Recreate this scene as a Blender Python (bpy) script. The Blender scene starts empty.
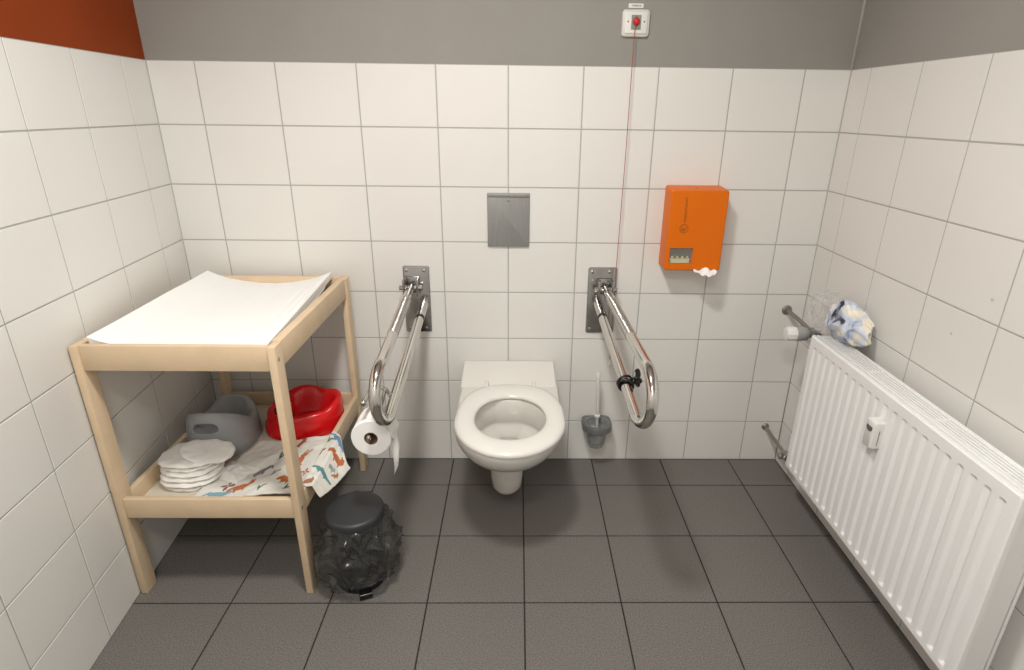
import bpy, bmesh, math, random
from mathutils import Vector, Matrix, noise
PI = math.pi
S = bpy.context.scene
# ------------------------------------------------------------------ camera
cam_d = bpy.data.cameras.new('camera'); cam = bpy.data.objects.new('camera', cam_d)
S.collection.objects.link(cam); S.camera = cam
cam.location = (0.2880, -2.2041, 1.4485)
cam.rotation_euler = (1.1970, -0.0119, -0.0138)
cam_d.sensor_fit = 'HORIZONTAL'; cam_d.sensor_width = 36.0
cam_d.lens = 577.99 * 36.0 / 1024
cam_d.shift_x = -(527.07 - 512) / 1024
cam_d.shift_y = (337.04 - 335) / 1024
cam_d.clip_start = 0.02
# ------------------------------------------------------------------ world, lights, exposure
W = bpy.data.worlds.new('world'); S.world = W; W.use_nodes = True
W.node_tree.nodes['Background'].inputs[0].default_value = (1, 0.97, 0.92, 1)
W.node_tree.nodes['Background'].inputs[1].default_value = 0.05
S.view_settings.view_transform = 'Standard'; S.view_settings.look = 'None'
S.view_settings.exposure = 0.0; S.view_settings.gamma = 1.0
S.view_settings.use_curve_mapping = False
def area(name, loc, size, power, col=(1, 0.98, 0.935), spread=180):
    l = bpy.data.lights.new(name, 'AREA'); l.shape = 'DISK'; l.size = size; l.energy = power
    l.color = col; l.spread = math.radians(spread)
    o = bpy.data.objects.new(name, l); S.collection.objects.link(o); o.location = loc
    return o
LAMP = (0.10, -1.25, 2.50)
area('lamp_light', (LAMP[0], LAMP[1], LAMP[2] - 0.075), 0.24, 28)
FILL_LAMP = (0.05, -2.42, 2.50)  # unseen fill lamp, added to even out the wall brightness
area('added_fill_light', (FILL_LAMP[0], FILL_LAMP[1], FILL_LAMP[2] - 0.075), 0.30, 18.5)
# ------------------------------------------------------------------ materials
def mat(name, col, rough=0.5, metal=0.0, spec=0.5, **k):
    m = bpy.data.materials.new(name); m.use_nodes = True
    b = m.node_tree.nodes['Principled BSDF']
    b.inputs['Base Color'].default_value = (*col, 1); b.inputs['Roughness'].default_value = rough
    b.inputs['Metallic'].default_value = metal; b.inputs['Specular IOR Level'].default_value = spec
    for kk, v in k.items(): b.inputs[kk.replace('_', ' ')].default_value = v
    return m
def vary(m, scale, amt, detail=4, stretch=(1, 1, 1), bump=0.0, bscale=None, ramp=(0.35, 0.65)):
    """mottle the base colour with noise (object coordinates) and optionally bump it"""
    nt = m.node_tree; b = nt.nodes['Principled BSDF']; c = list(b.inputs['Base Color'].default_value)
    tc = nt.nodes.new('ShaderNodeTexCoord'); mp = nt.nodes.new('ShaderNodeMapping')
    mp.inputs['Scale'].default_value = stretch
    nt.links.new(tc.outputs['Object'], mp.inputs[0])
    n = nt.nodes.new('ShaderNodeTexNoise'); n.inputs['Scale'].default_value = scale; n.inputs['Detail'].default_value = detail
    nt.links.new(mp.outputs[0], n.inputs['Vector'])
    r = nt.nodes.new('ShaderNodeValToRGB')
    r.color_ramp.elements[0].position = ramp[0]; r.color_ramp.elements[1].position = ramp[1]
    r.color_ramp.elements[0].color = (*[x * (1 - amt) for x in c[:3]], 1)
    r.color_ramp.elements[1].color = (*[min(1, x * (1 + amt)) for x in c[:3]], 1)
    nt.links.new(n.outputs['Fac'], r.inputs[0]); nt.links.new(r.outputs[0], b.inputs['Base Color'])
    if bump:
        n2 = nt.nodes.new('ShaderNodeTexNoise'); n2.inputs['Scale'].default_value = bscale or scale; n2.inputs['Detail'].default_value = 3
        nt.links.new(mp.outputs[0], n2.inputs['Vector'])
        bp = nt.nodes.new('ShaderNodeBump'); bp.inputs['Strength'].default_value = bump; bp.inputs['Distance'].default_value = 0.002
        nt.links.new(n2.outputs['Fac'], bp.inputs['Height']); nt.links.new(bp.outputs[0], b.inputs['Normal'])
    return m
M = {}
M['tile'] = vary(mat('white_tile', (0.76, 0.745, 0.71), 0.34, spec=0.35), 1.6, 0.02, bump=0.05, bscale=5)
M['grout'] = mat('tile_grout', (0.43, 0.425, 0.405), 0.9)
M['grey_paint'] = vary(mat('grey_paint', (0.30, 0.287, 0.262), 0.8, spec=.2), 3, 0.03, bump=0.25, bscale=180)
M['red_paint'] = vary(mat('red_paint', (0.25, 0.042, 0.007), 0.7, spec=.15), 3, 0.05, bump=0.2, bscale=180)
M['caulk'] = mat('corner_caulk', (0.5, 0.48, 0.44), 0.7)
M['floor_tile'] = vary(mat('dark_floor_tile', (0.158, 0.148, 0.136), 0.5, spec=0.35), 260, 0.3, 2, bump=0.25, bscale=300)
M['floor_grout'] = mat('dark_floor_grout', (0.026, 0.021, 0.017), 0.9)
M['ceiling'] = mat('ceiling_paint', (0.84, 0.835, 0.82), 0.8)
M['ceramic'] = mat('white_ceramic', (0.72, 0.70, 0.655), 0.1, Coat_Weight=0.3)
M['seat'] = mat('white_seat_plastic', (0.76, 0.745, 0.70), 0.2)
M['chrome'] = mat('polished_steel', (0.62, 0.60, 0.57), 0.13, 1.0)
M['chrome_rough'] = mat('satin_steel', (0.42, 0.41, 0.39), 0.3, 1.0)
M['plate_steel'] = mat('dull_plate_steel', (0.36, 0.355, 0.345), 0.2, 0.95)
M['flush'] = vary(mat('brushed_flush_steel', (0.27, 0.272, 0.262), 0.5, 0.35), 60, 0.06, stretch=(6, 1, 0.3))
M['wood'] = vary(mat('pale_beech', (0.68, 0.52, 0.345), 0.5), 14, 0.04, 5, stretch=(1, 1, 1))
M['board'] = mat('cream_board', (0.66, 0.60, 0.50), 0.55)
M['paper'] = mat('white_paper', (0.91, 0.905, 0.885), 0.8)
M['mat'] = mat('white_mat_vinyl', (0.89, 0.885, 0.865), 0.5)
M['grey_plastic'] = mat('grey_potty_plastic', (0.31, 0.318, 0.33), 0.38)
M['red_plastic'] = mat('red_potty_plastic', (0.66, 0.006, 0.008), 0.22)
M['diaper'] = vary(mat('white_diaper', (0.88, 0.865, 0.83), 0.85), 40, 0.03, bump=0.6, bscale=60)
M['orange'] = mat('orange_lacquer', (0.72, 0.15, 0.0), 0.35, spec=.25)
M['rad'] = mat('radiator_enamel', (0.86, 0.87, 0.86), 0.26)
M['rad_side'] = mat('radiator_side_enamel', (0.80, 0.80, 0.79), 0.35)
M['black'] = mat('black_plastic', (0.006, 0.006, 0.007), 0.35)
M['bin_lid'] = mat('anthracite_lid', (0.030, 0.032, 0.036), 0.45)
M['dark_grey'] = mat('dark_grey_plastic', (0.13, 0.135, 0.135), 0.35)
M['white_plastic'] = mat('white_plastic', (0.78, 0.77, 0.74), 0.3)
M['beige_plastic'] = mat('cream_plastic', (0.66, 0.64, 0.59), 0.35)
M['grey_metal'] = mat('grey_painted_pipe', (0.27, 0.26, 0.24), 0.35, 0.6)
M['valve_grey'] = mat('grey_valve_collar', (0.36, 0.36, 0.36), 0.4)
M['cord'] = mat('red_cord', (0.38, 0.05, 0.05), 0.7)
M['red_button'] = mat('red_button', (0.55, 0.02, 0.025), 0.4)
M['green_grey'] = mat('grey_green_inset', (0.24, 0.27, 0.22), 0.4)
M['print'] = mat('dark_print', (0.22, 0.07, 0.01), 0.5)
M['ink'] = mat('grey_ink', (0.12, 0.11, 0.11), 0.6)
M['cardboard'] = mat('brown_cardboard', (0.25, 0.16, 0.085), 0.8)
M['window_dark'] = mat('dispenser_inside', (0.10, 0.10, 0.065), 0.5)
M['cream_bits'] = mat('cream_packet', (0.75, 0.72, 0.45), 0.6)
def clear(name, tint, alpha, rough=0.12):
    """thin see-through film: part transparent, part glossy and milky"""
    m = bpy.data.materials.new(name); m.use_nodes = True; nt = m.node_tree; nt.nodes.clear()
    o = nt.nodes.new('ShaderNodeOutputMaterial'); t = nt.nodes.new('ShaderNodeBsdfTransparent')
    p = nt.nodes.new('ShaderNodeBsdfPrincipled'); p.inputs['Base Color'].default_value = (*tint, 1)
    p.inputs['Roughness'].default_value = rough; p.inputs['Specular IOR Level'].default_value = 0.9
    mx = nt.nodes.new('ShaderNodeMixShader')
    lw = nt.nodes.new('ShaderNodeLayerWeight'); lw.inputs[0].default_value = 0.35
    mr = nt.nodes.new('ShaderNodeMapRange'); mr.inputs['To Min'].default_value = alpha; mr.inputs['To Max'].default_value = min(1, alpha + 0.45)
    nt.links.new(lw.outputs['Facing'], mr.inputs['Value']); nt.links.new(mr.outputs[0], mx.inputs[0])
    nt.links.new(t.outputs[0], mx.inputs[1]); nt.links.new(p.outputs[0], mx.inputs[2]); nt.links.new(mx.outputs[0], o.inputs[0])
    return m
M['bin_bag'] = clear('clear_bin_liner', (0.075, 0.075, 0.073), 0.30, 0.12)
M['clear_bag'] = clear('clear_film', (0.72, 0.72, 0.72), 0.13, 0.2)
M['smoke'] = clear('smoky_clear_plastic', (0.40, 0.42, 0.42), 0.34, 0.12)
M['brush_clear'] = clear('translucent_white_plastic', (0.85, 0.84, 0.80), 0.6, 0.2)
# ------------------------------------------------------------------ helpers
C = S.collection
def obj(name, bm, m, parent=None, smooth=False, angle=None):
    me = bpy.data.meshes.new(name)
    bmesh.ops.recalc_face_normals(bm, faces=bm.faces[:])
    bm.to_mesh(me); bm.free()
    for x in (m if isinstance(m, (list, tuple)) else [m]): me.materials.append(M[x] if isinstance(x, str) else x)
    if smooth:
        me.polygons.foreach_set('use_smooth', [True] * len(me.polygons))
        if angle: me.set_sharp_from_angle(angle=math.radians(angle))
    o = bpy.data.objects.new(name, me); C.objects.link(o)
    if parent:
        o.parent = parent
    return o
def tag(o, label=None, cat=None, group=None, kind=None):
    if label: o['label'] = label
    if cat: o['category'] = cat
    if group: o['group'] = group
    if kind: o['kind'] = kind
    return o
def thing(name, label, cat, loc=(0, 0, 0), rz=0, group=None):
    o = bpy.data.objects.new(name, None); C.objects.link(o); o.location = loc; o.rotation_euler = (0, 0, rz)
    o.empty_display_size = 0.05
    return tag(o, label, cat, group)
def shift(bm, loc):
    """bring world-laid geometry into the frame of its thing's base"""
    bmesh.ops.translate(bm, verts=bm.verts, vec=-Vector(loc)); return bm
def NB(): return bmesh.new()
def box(bm, x0, x1, y0, y1, z0, z1, bev=0.0, seg=2, mi=0, M4=None):
    b = bmesh.new(); bmesh.ops.create_cube(b, size=1)
    for v in b.verts: v.co = Vector(((x0 + x1) / 2 + v.co.x * (x1 - x0), (y0 + y1) / 2 + v.co.y * (y1 - y0), (z0 + z1) / 2 + v.co.z * (z1 - z0)))
    if bev: bmesh.ops.bevel(b, geom=b.edges[:], offset=bev, segments=seg, affect='EDGES', profile=0.5)
    merge(bm, b, mi, M4)
def merge(bm, b, mi=0, M4=None):
    if M4 is not None: bmesh.ops.transform(b, matrix=M4, verts=b.verts)
    bmesh.ops.recalc_face_normals(b, faces=b.faces[:])
    mp = {v: bm.verts.new(v.co) for v in b.verts}
    for f in b.faces:
        try: nf = bm.faces.new([mp[v] for v in f.verts])
        except ValueError: continue
        nf.material_index = mi if mi is not None else f.material_index
        nf.smooth = f.smooth
    b.free()
def loft(bm, rings, closed=True, cap0=True, cap1=True, mi=0):
    R = [[bm.verts.new(p) for p in r] for r in rings]
    n = len(R[0])
    for a, b in zip(R, R[1:]):
        for i in range(n if closed else n - 1):
            j = (i + 1) % n
            f = bm.faces.new((a[i], a[j], b[j], b[i])); f.material_index = mi
    if cap0: bm.faces.new(R[0][::-1]).material_index = mi
    if cap1: bm.faces.new(R[-1]).material_index = mi
    return R
def tube(bm, pts, r, n=16, cap=True, mi=0):
    """round tube along a polyline; r may be a list"""
    pts = [Vector(p) for p in pts]; rs = r if isinstance(r, (list, tuple)) else [r] * len(pts)
    up = None; rings = []
    for i, p in enumerate(pts):
        t = (pts[min(i + 1, len(pts) - 1)] - pts[max(i - 1, 0)]).normalized()
        if up is None:
            up = Vector((0, 0, 1)) if abs(t.z) < 0.9 else Vector((1, 0, 0))
        s = t.cross(up).normalized(); up = s.cross(t).normalized()
        rings.append([p + (s * math.cos(a) + up * math.sin(a)) * rs[i] for a in [2 * PI * k / n for k in range(n)]])
    b = NB(); loft(b, rings, cap0=cap, cap1=cap); merge(bm, b, mi)
def lathe(bm, prof, n=40, c=(0, 0, 0), axis=(0, 0, 1), cap=(True, True), mi=0, sx=1, sy=1):
    """profile of (radius, height) about an axis"""
    q = Vector((0, 0, 1)).rotation_difference(Vector(axis).normalized())
    rings = [[Vector(c) + q @ Vector((r * sx * math.cos(2 * PI * k / n), r * sy * math.sin(2 * PI * k / n), h)) for k in range(n)] for r, h in prof]
    b = NB(); loft(b, rings, cap0=cap[0], cap1=cap[1]); merge(bm, b, mi)
def spline(pts, n=8):
    """Catmull-Rom through points"""
    P = [Vector(p) for p in pts]; P = [2 * P[0] - P[1]] + P + [2 * P[-1] - P[-2]]; out = []
    for i in range(1, len(P) - 2):
        a, b, c, d = P[i - 1:i + 3]
        for k in range(n):
            t = k / n
            out.append(0.5 * ((2 * b) + (c - a) * t + (2 * a - 5 * b + 4 * c - d) * t * t + (3 * b - a - 3 * c + d) * t ** 3))
    out.append(P[-2]); return out
def torus(bm, c, R, r, axis=(0, 0, 1), n=32, m=10, mi=0, arc=2 * PI):
    q = Vector((0, 0, 1)).rotation_difference(Vector(axis).normalized())
    k = n if arc >= 2 * PI - 1e-4 else n + 1
    rings = []
    for i in range(k):
        a = arc * i / n
        rings.append([Vector(c) + q @ Vector(((R + r * math.cos(t)) * math.cos(a), (R + r * math.cos(t)) * math.sin(a), r * math.sin(t))) for t in [2 * PI * j / m for j in range(m)]])
    b = NB()
    if arc >= 2 * PI - 1e-4: rings.append(rings[0]); loft(b, rings, cap0=False, cap1=False); bmesh.ops.remove_doubles(b, verts=b.verts, dist=1e-6)
    else: loft(b, rings)
    merge(bm, b, mi)
def sm(a, b, x):
    t = min(1, max(0, (x - a) / (b - a))); return t * t * (3 - 2 * t)
def rrect(x0, x1, z0, z1, r, n=6):
    out = []
    for cx, cz, a0 in ((x1 - r, z1 - r, 0), (x0 + r, z1 - r, PI / 2), (x0 + r, z0 + r, PI), (x1 - r, z0 + r, 3 * PI / 2)):
        for k in range(n + 1):
            a = a0 + PI / 2 * k / n; out.append((cx + r * math.cos(a), cz + r * math.sin(a)))
    return out
def plate(bm, x0, x1, z0, z1, yb, yf, r=0.006, bev=0.002, mi=0):
    """rounded plate on the back wall, from yb (wall) out to yf (towards the room, more negative)"""
    prof = [(0, yb), (0, yf + bev), (bev * 0.3, yf + bev * 0.3), (bev, yf)]
    rings = [[(x, y, z) for x, z in rrect(x0 + i, x1 - i, z0 + i, z1 - i, max(r - i, 1e-4))] for i, y in prof]
    b = NB(); loft(b, rings); merge(bm, b, mi)
# ------------------------------------------------------------------ the room shell
XS = [-0.9892, -0.8261, -0.5523, -0.2736, 0.0, 0.2518, 0.5145, 0.777, 1.0357, 1.2889, 1.4512]
ZS = [0.0, 0.193, 0.3845, 0.5767, 0.7733, 0.9743, 1.1803, 1.3868, 1.5942]
CEIL = 2.50; YF = -2.75
LS = 0.1036
def tile_quad(bm, a, b, c, d, out, th=0.0015, g=0.0022, mi=0):
    """one tile: corners a..d on the grout plane, raised by th along out, with a small pillow edge"""
    P = [Vector(p) for p in (a, b, c, d)]; cen = sum(P, Vector()) / 4; out = Vector(out)
    def ins(p, k):
        e = Vector(p)
        i = P.index(p); e1 = (P[(i + 1) % 4] - p).normalized(); e0 = (P[i - 1] - p).normalized()
        return e + (e1 + e0) * k
    lo = [bm.verts.new(ins(p, g)) for p in P]; hi = [bm.verts.new(ins(p, g) + out * th * 0.55) for p in P]
    tp = [bm.verts.new(ins(p, g + 0.0008) + out * th) for p in P]
    for i in range(4):
        j = (i + 1) % 4
        bm.faces.new((lo[i], lo[j], hi[j], hi[i])).material_index = mi
        bm.faces.new((hi[i], hi[j], tp[j], tp[i])).material_index = mi
    bm.faces.new(tp).material_index = mi
def quad(bm, pts, mi=0):
    bm.faces.new([bm.verts.new(p) for p in pts]).material_index = mi
TH = 0.0015
# back wall: tile faces lie at y = 0
bm = NB()
quad(bm, [(XS[0], TH, 0), (XS[-1], TH, 0), (XS[-1], TH, ZS[-1]), (XS[0], TH, ZS[-1])], 1)
for i in range(10):
    for j in range(8):
        tile_quad(bm, (XS[i], TH, ZS[j]), (XS[i + 1], TH, ZS[j]), (XS[i + 1], TH, ZS[j + 1]), (XS[i], TH, ZS[j + 1]), (0, -1, 0))
quad(bm, [(XS[0] - .05, 0.0012, ZS[-1]), (XS[-1] + .05, 0.0012, ZS[-1]), (XS[-1] + .05, 0.0012, CEIL), (XS[0] - .05, 0.0012, CEIL)], 2)

tag(obj('wall_back', bm, ['tile', 'grout', 'grey_paint']), kind='structure')
def side_wall(name, xfun, d0, dw, out, paint, stains=()):
    bm = NB(); n = int((2.75 - d0) / dw) + 1
    ds = [0] + [d0 + dw * k for k in range(n)] + [2.75]
    o = Vector(out).normalized()
    q = lambda d, z: Vector((xfun(d), -d, z)) - o * TH
    quad(bm, [q(0, 0), q(2.75, 0), q(2.75, ZS[-1]), q(0, ZS[-1])], 1)
    for a, b in zip(ds, ds[1:]):
        for j in range(8): tile_quad(bm, q(a, ZS[j]), q(b, ZS[j]), q(b, ZS[j + 1]), q(a, ZS[j + 1]), o)
    quad(bm, [q(-.02, ZS[-1]) + o * .0004, q(2.75, ZS[-1]) + o * .0015, q(2.75, CEIL) + o * .0015, q(-.02, CEIL) + o * .0015], 2)
    for (y, z, r) in stains:      # small dirt smudges on the tiles
        vs = []
        for k in range(14):
            a = 2 * PI * k / 14; rr = r * (0.75 + 0.5 * random.random())
            vs.append(Vector((xfun(-y), y + rr * math.cos(a), z + rr * 0.8 * math.sin(a))) + o * 0.0004)
        quad(bm, vs, 3)
    return tag(obj(name, bm, ['tile', 'grout', paint, 'stain']), kind='structure')
M['stain'] = mat('faint_tile_smudge', (0.58, 0.555, 0.51), 0.6)
random.seed(4)
side_wall('wall_left', lambda d: XS[0] + LS * d, 0.1594, 0.2589, (1, LS, 0), 'red_paint')
side_wall('wall_right', lambda d: XS[-1], 0.1211, 0.2627, (-1, 0, 0), 'grey_paint', [(-0.868, 1.030, 0.006), (-0.775, 0.905, 0.0045)])
# light caulk line up the right corner above the tiles
bm = NB(); tube(bm, [(XS[-1] - .002, -.001, ZS[-1]), (XS[-1] - .002, -.001, CEIL)], 0.0045, 8)
tag(obj('trim_1', bm, 'caulk', smooth=True), kind='structure')
# grout filling the inner corners
for n_, x_ in ((2, XS[0]), (3, XS[-1])):
    bm = NB(); tube(bm, [(x_, 0, 0), (x_, 0, ZS[-1])], 0.0032, 8); tag(obj('trim_%d' % n_, bm, 'grout', smooth=True), kind='structure')
# floor
bm = NB(); FX0, FW, FD1, FDD = -0.6042, 0.3068, 0.193, 0.3085
ys = [0, -FD1] + [-FD1 - FDD * k for k in range(1, 10)]; ys = [y for y in ys if y > YF] + [YF]
xs = [XS[0] - 0.0] + [FX0 + FW * k for k in range(0, 7)] + [XS[-1]]
quad(bm, [(xs[0], 0, -TH), (xs[-1], 0, -TH), (xs[-1], YF, -TH), (xs[0], YF, -TH)], 1)
for a, b in zip(xs, xs[1:]):
    for c, d in zip(ys, ys[1:]):
        tile_quad(bm, (a, c, -TH), (b, c, -TH), (b, d, -TH), (a, d, -TH), (0, 0, 1), th=.0015, g=0.0024)
bmesh.ops.bisect_plane(bm, geom=bm.verts[:] + bm.edges[:] + bm.faces[:], plane_co=(XS[0] - .003, 0, 0), plane_no=(-1, -LS, 0), clear_outer=True)
tag(obj('floor', bm, ['floor_tile', 'floor_grout']), kind='structure')
bm = NB(); box(bm, -1.1, 1.6, YF, 0.1, CEIL, CEIL + 0.05)
tag(obj('ceiling', bm, 'ceiling'), kind='structure')
bm = NB(); box(bm, XS[0] + LS * 2.75 - .02, XS[-1] + .02, YF - 0.05, YF, 0, CEIL)
tag(obj('wall_front', bm, 'ceiling'), kind='structure')
# the ceiling lamp that lights the room, and an added one for fill
for P_, lab in ((LAMP, 'round white flush ceiling lamp above the floor in front of the toilet'), (FILL_LAMP, 'round white flush lamp added as fill light by the front wall')):
  L = thing('ceiling_lamp', lab, 'ceiling lamp', P_)
  bm = NB(); lathe(bm, [(0.17, 0), (0.175, -0.02), (0.16, -0.05), (0.15, -0.05), (0.15, -0.02)], cap=(True, True)); obj('lamp_housing', bm, 'white_plastic', L, True, 40)
# ------------------------------------------------------------------ toilet
TX = 0.260
def dshape(w, yc, yf, wb, yb=0.0, n=26, z=0.0, cx=TX, p=2.0):
    """D outline: straight back on the wall, sides, rounded front"""
    out = []
    m = 8
    for k in range(m): t = k / m; out.append((cx + wb + (w - wb) * (t * t * (3 - 2 * t)), yb + (yc - yb) * t, z))
    for k in range(n + 1):
        a = PI * k / n; c = math.cos(a); s = math.sin(a)
        out.append((cx + w * math.copysign(abs(c) ** (2 / p), c), yc - (yc - yf) * abs(s) ** (2 / p), z))
    for k in range(1, m + 1): t = 1 - k / m; out.append((cx - wb - (w - wb) * (t * t * (3 - 2 * t)), yb + (yc - yb) * t, z))
    return out
TL = (TX, 0, 0)
T = thing('toilet', 'white wall-hung toilet with open seat ring between the two grab rails', 'toilet', TL)
bm = NB()
secs = [(.034, -.28, -.330, .034, .060), (.051, -.28, -.346, .051, .064), (.0595, -.28, -.355, .0595, .078), (.063, -.28, -.360, .063, .12), (.0645, -.28, -.364, .065, .17), (.066, -.28, -.368, .068, .240),
        (.070, -.285, -.376, .073, .263), (.084, -.30, -.400, .086, .276), (.108, -.33, -.452, .105, .290), (.134, -.36, -.522, .127, .309), (.153, -.39, -.578, .146, .332), (.168, -.41, -.622, .160, .357), (.180, -.43, -.652, .175, .39),
        (.187, -.44, -.666, .184, .415), (.189, -.44, -.671, .187, .43), (.187, -.44, -.668, .186, .440), (.180, -.44, -.660, .180, .444)]
R = [dshape(w, yc, yf, wb, z=z, cx=TX - .009 * (1 - sm(.22, .36, z))) for w, yc, yf, wb, z in secs]
def ell(a, b, cy, z, n):
    # inner ring with the same number of points as the D outline, matched by angle
    out = []
    for p in R[-1]:
        an = math.atan2(p[1] - cy, p[0] - TX); out.append((TX + a * math.cos(an), cy + b * math.sin(an), z))
    return out
inner = [ell(.134, .164, -.440, .444, 0), ell(.131, .160, -.440, .436, 0), ell(.127, .155, -.440, .362, 0), ell(.132, .160, -.440, .355, 0), ell(.124, .150, -.43, .337, 0), ell(.102, .122, -.41, .322, 0),
         ell(.076, .090, -.38, .306, 0), ell(.052, .060, -.355, .288, 0), ell(.034, .038, -.325, .272, 0), ell(.030, .030, -.315, .20, 0)]
loft(bm, R + inner)
# raised deck against the wall, sloping down to the hinges
prof = [(-.0005, .440), (-.0005, .474), (-.005, .480), (-.014, .481), (-.026, .477), (-.038, .468), (-.165, .450), (-.180, .443), (-.180, .440)]
rings = []
for k, sx in ((0, -.186), (.3, -.1845), (1, -.180), (1, .180), (.3, .1845), (0, .186)):
    rings.append([(TX - .005 + sx, y, .438 + (z - .438) * (1 if k == 1 else .93 if k == .3 else .75)) for y, z in prof])
b = NB(); loft(b, rings); merge(bm, b)
shift(bm, TL); obj('bowl', bm, 'ceramic', T, True, 50)
bm = NB()   # water standing in the bowl
lathe(bm, [(0.054, 0), (0.054, .001)], c=(TX, -.356, .291), sy=1.15, n=40); shift(bm, TL)
M['water'] = mat('still_water', (0.42, 0.41, 0.38), 0.04, spec=0.6)
obj('water', bm, 'water', T, True, 40)
def egg(w, y0, y1, z, n=72, cx=TX + .005, ym=-.46, pf=2.0, pb=2.6):
    out = []
    for k in range(n):
        a = 2 * PI * k / n; c, s = math.cos(a), math.sin(a); p = pb if s > 0 else pf
        out.append((cx + w * math.copysign(abs(c) ** (2 / p), c), ym + (y0 - ym if s > 0 else ym - y1) * math.copysign(abs(s) ** (2 / p), s), z))
    return out
bm = NB()
def hole(k, z): return egg(.122 + k, -.291 + k, -.592 - k, z, ym=-.445, pb=2.1, cx=.266)
rings = [egg(.182, -.202, -.672, .446), egg(.190, -.194, -.684, .449), egg(.191, -.192, -.686, .456), egg(.186, -.197, -.680, .464), egg(.174, -.212, -.665, .4685), egg(.150, -.245, -.625, .4685),
         hole(.012, .466), hole(.003, .461), hole(0, .455), hole(.004, .447), hole(.012, .446)]
rings.append(rings[0]); loft(bm, rings, cap0=False, cap1=False); bmesh.ops.remove_doubles(bm, verts=bm.verts, dist=1e-6)
shift(bm, TL); obj('seat_ring', bm, 'seat', T, True, 60)
for sx in (-.088, .094):
    bm = NB(); box(bm, TX + sx - .007, TX + sx + .007, -.222, -.160, .449, .463, .004, 3); shift(bm, TL); obj('hinge', bm, 'seat', T, True, 40)
# flush plate
FL = (0.252, 0, .958)
F = thing('flush_plate', 'brushed steel flush plate on the tiles above the toilet', 'flush plate', FL)
bm = NB(); plate(bm, .173, .332, .960, 1.161, 0, -.010, .004, .003); shift(bm, FL); obj('cover', bm, 'flush', F, True, 40)
bm = NB(); plate(bm, .175, .330, 1.147, 1.159, -.009, -.0135, .003, .002); shift(bm, FL); obj('top_lip', bm, 'flush', F, True, 40)
bm = NB(); box(bm, .2465, .2575, -.0115, -.0095, 1.131, 1.1345, .0005, 1); shift(bm, FL); obj('emblem', bm, 'ink', F)
# ------------------------------------------------------------------ folding grab rails
def grab_rail(label, px0, px1, up0, up1, mid, lo1, lo0, collar):
    base = ((px0 + px1) / 2, 0, .607)
    G = thing('grab_rail', label, 'grab rail', base, group=None)
    bm = NB(); plate(bm, px0, px1, .607, .880, 0, -.006, .008, .002)
    shift(bm, base); p = obj('wall_plate', bm, 'plate_steel', G, True, 40)
    for dx, dz in ((.015, .255), (.083, .255), (.015, .018), (.083, .018), (.049, .225)):
        bm = NB(); lathe(bm, [(.006, 0), (.006, .002), (.003, .004)], 16, (px0 + dx, -.006, .607 + dz), (0, -1, 0)); shift(bm, base)
        obj('screw', bm, 'black' if abs(dz - .225) < .001 else 'chrome_rough', p, True, 40)
    # hinge block: two cheeks and a cross pin
    bm = NB(); c = Vector(up0)
    for s in (-1, 1): box(bm, c.x + s * .026 - .004, c.x + s * .026 + .004, -.062, -.004, c.z - .03, c.z + .035, .003, 2)
    box(bm, c.x - .03, c.x + .03, -.016, -.005, c.z - .03, c.z + .035, .003, 2)
    shift(bm, base); obj('hinge_bracket', bm, 'plate_steel', G, True, 40)
    bm = NB(); tube(bm, [(c.x - .044, -.048, c.z), (c.x + .044, -.048, c.z)], .010, 16); shift(bm, base); obj('hinge_pin', bm, 'chrome', G, True, 40)
    up0, up1, mid, lo1, lo0 = map(Vector, (up0, up1, mid, lo1, lo0))
    # the loop: upper tube, front bend, lower tube
    d = up1 - up0; e = lo1 - lo0
    pts = [up0 + d * k / 6 for k in range(6)]
    n = 18; cen = (up1 + lo1) / 2; a = (up1 - lo1) / 2; f = mid - cen
    arc = [cen + a * math.cos(PI * k / n) + f * math.sin(PI * k / n) for k in range(n + 1)]
    pts = pts + arc + [lo1 + (lo0 - lo1) * k / 8 for k in range(1, 8)]
    ctr = lo1 + (lo0 - lo1) * collar
    bm = NB(); tube(bm, pts + [lo0], .0165, 20); shift(bm, base); obj('rail_loop', bm, 'chrome', G, True, 60)
    bm = NB(); dr = (lo0 - lo1).normalized(); tube(bm, [ctr - dr * .006, ctr + dr * .006], .0185, 20); shift(bm, base); obj('collar', bm, 'black', G, True, 40)
    bm = NB(); tube(bm, [lo0 - dr * .02, lo0 + dr * .02, Vector((lo0.x, -.006, lo0.z + .015))], [.013, .012, .012], 16); shift(bm, base); obj('strut_foot', bm, 'chrome_rough', G, True, 50)
    # ribbed grip strip along the upper tube
    bm = NB(); u = d.normalized(); side = u.cross(Vector((0, 0, 1))).normalized(); nrm = side.cross(u)
    for k in range(34):
        p = up0 + d * (.22 + .5 * k / 34); torus(bm, p, .0160, .0022, u, 20, 8)
    shift(bm, base); obj('grip_ribs', bm, 'chrome', G, True, 60)
    return G, base
GL, gl_base = grab_rail('chrome folding grab rail on the left of the toilet, carrying the toilet roll', -.160, -.057, (-.124, -.05, .804), (-.087, -.730, .794), (-.091, -.820, .708), (-.080, -.730, .620), (-.076, -.055, .738), .84)
GR, gr_base = grab_rail('chrome folding grab rail on the right of the toilet, with black strap', .566, .680, (.632, -.05, .802), (.634, -.79, .818), (.636, -.885, .738), (.624, -.79, .652), (.603, -.055, .745), .84)
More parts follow.
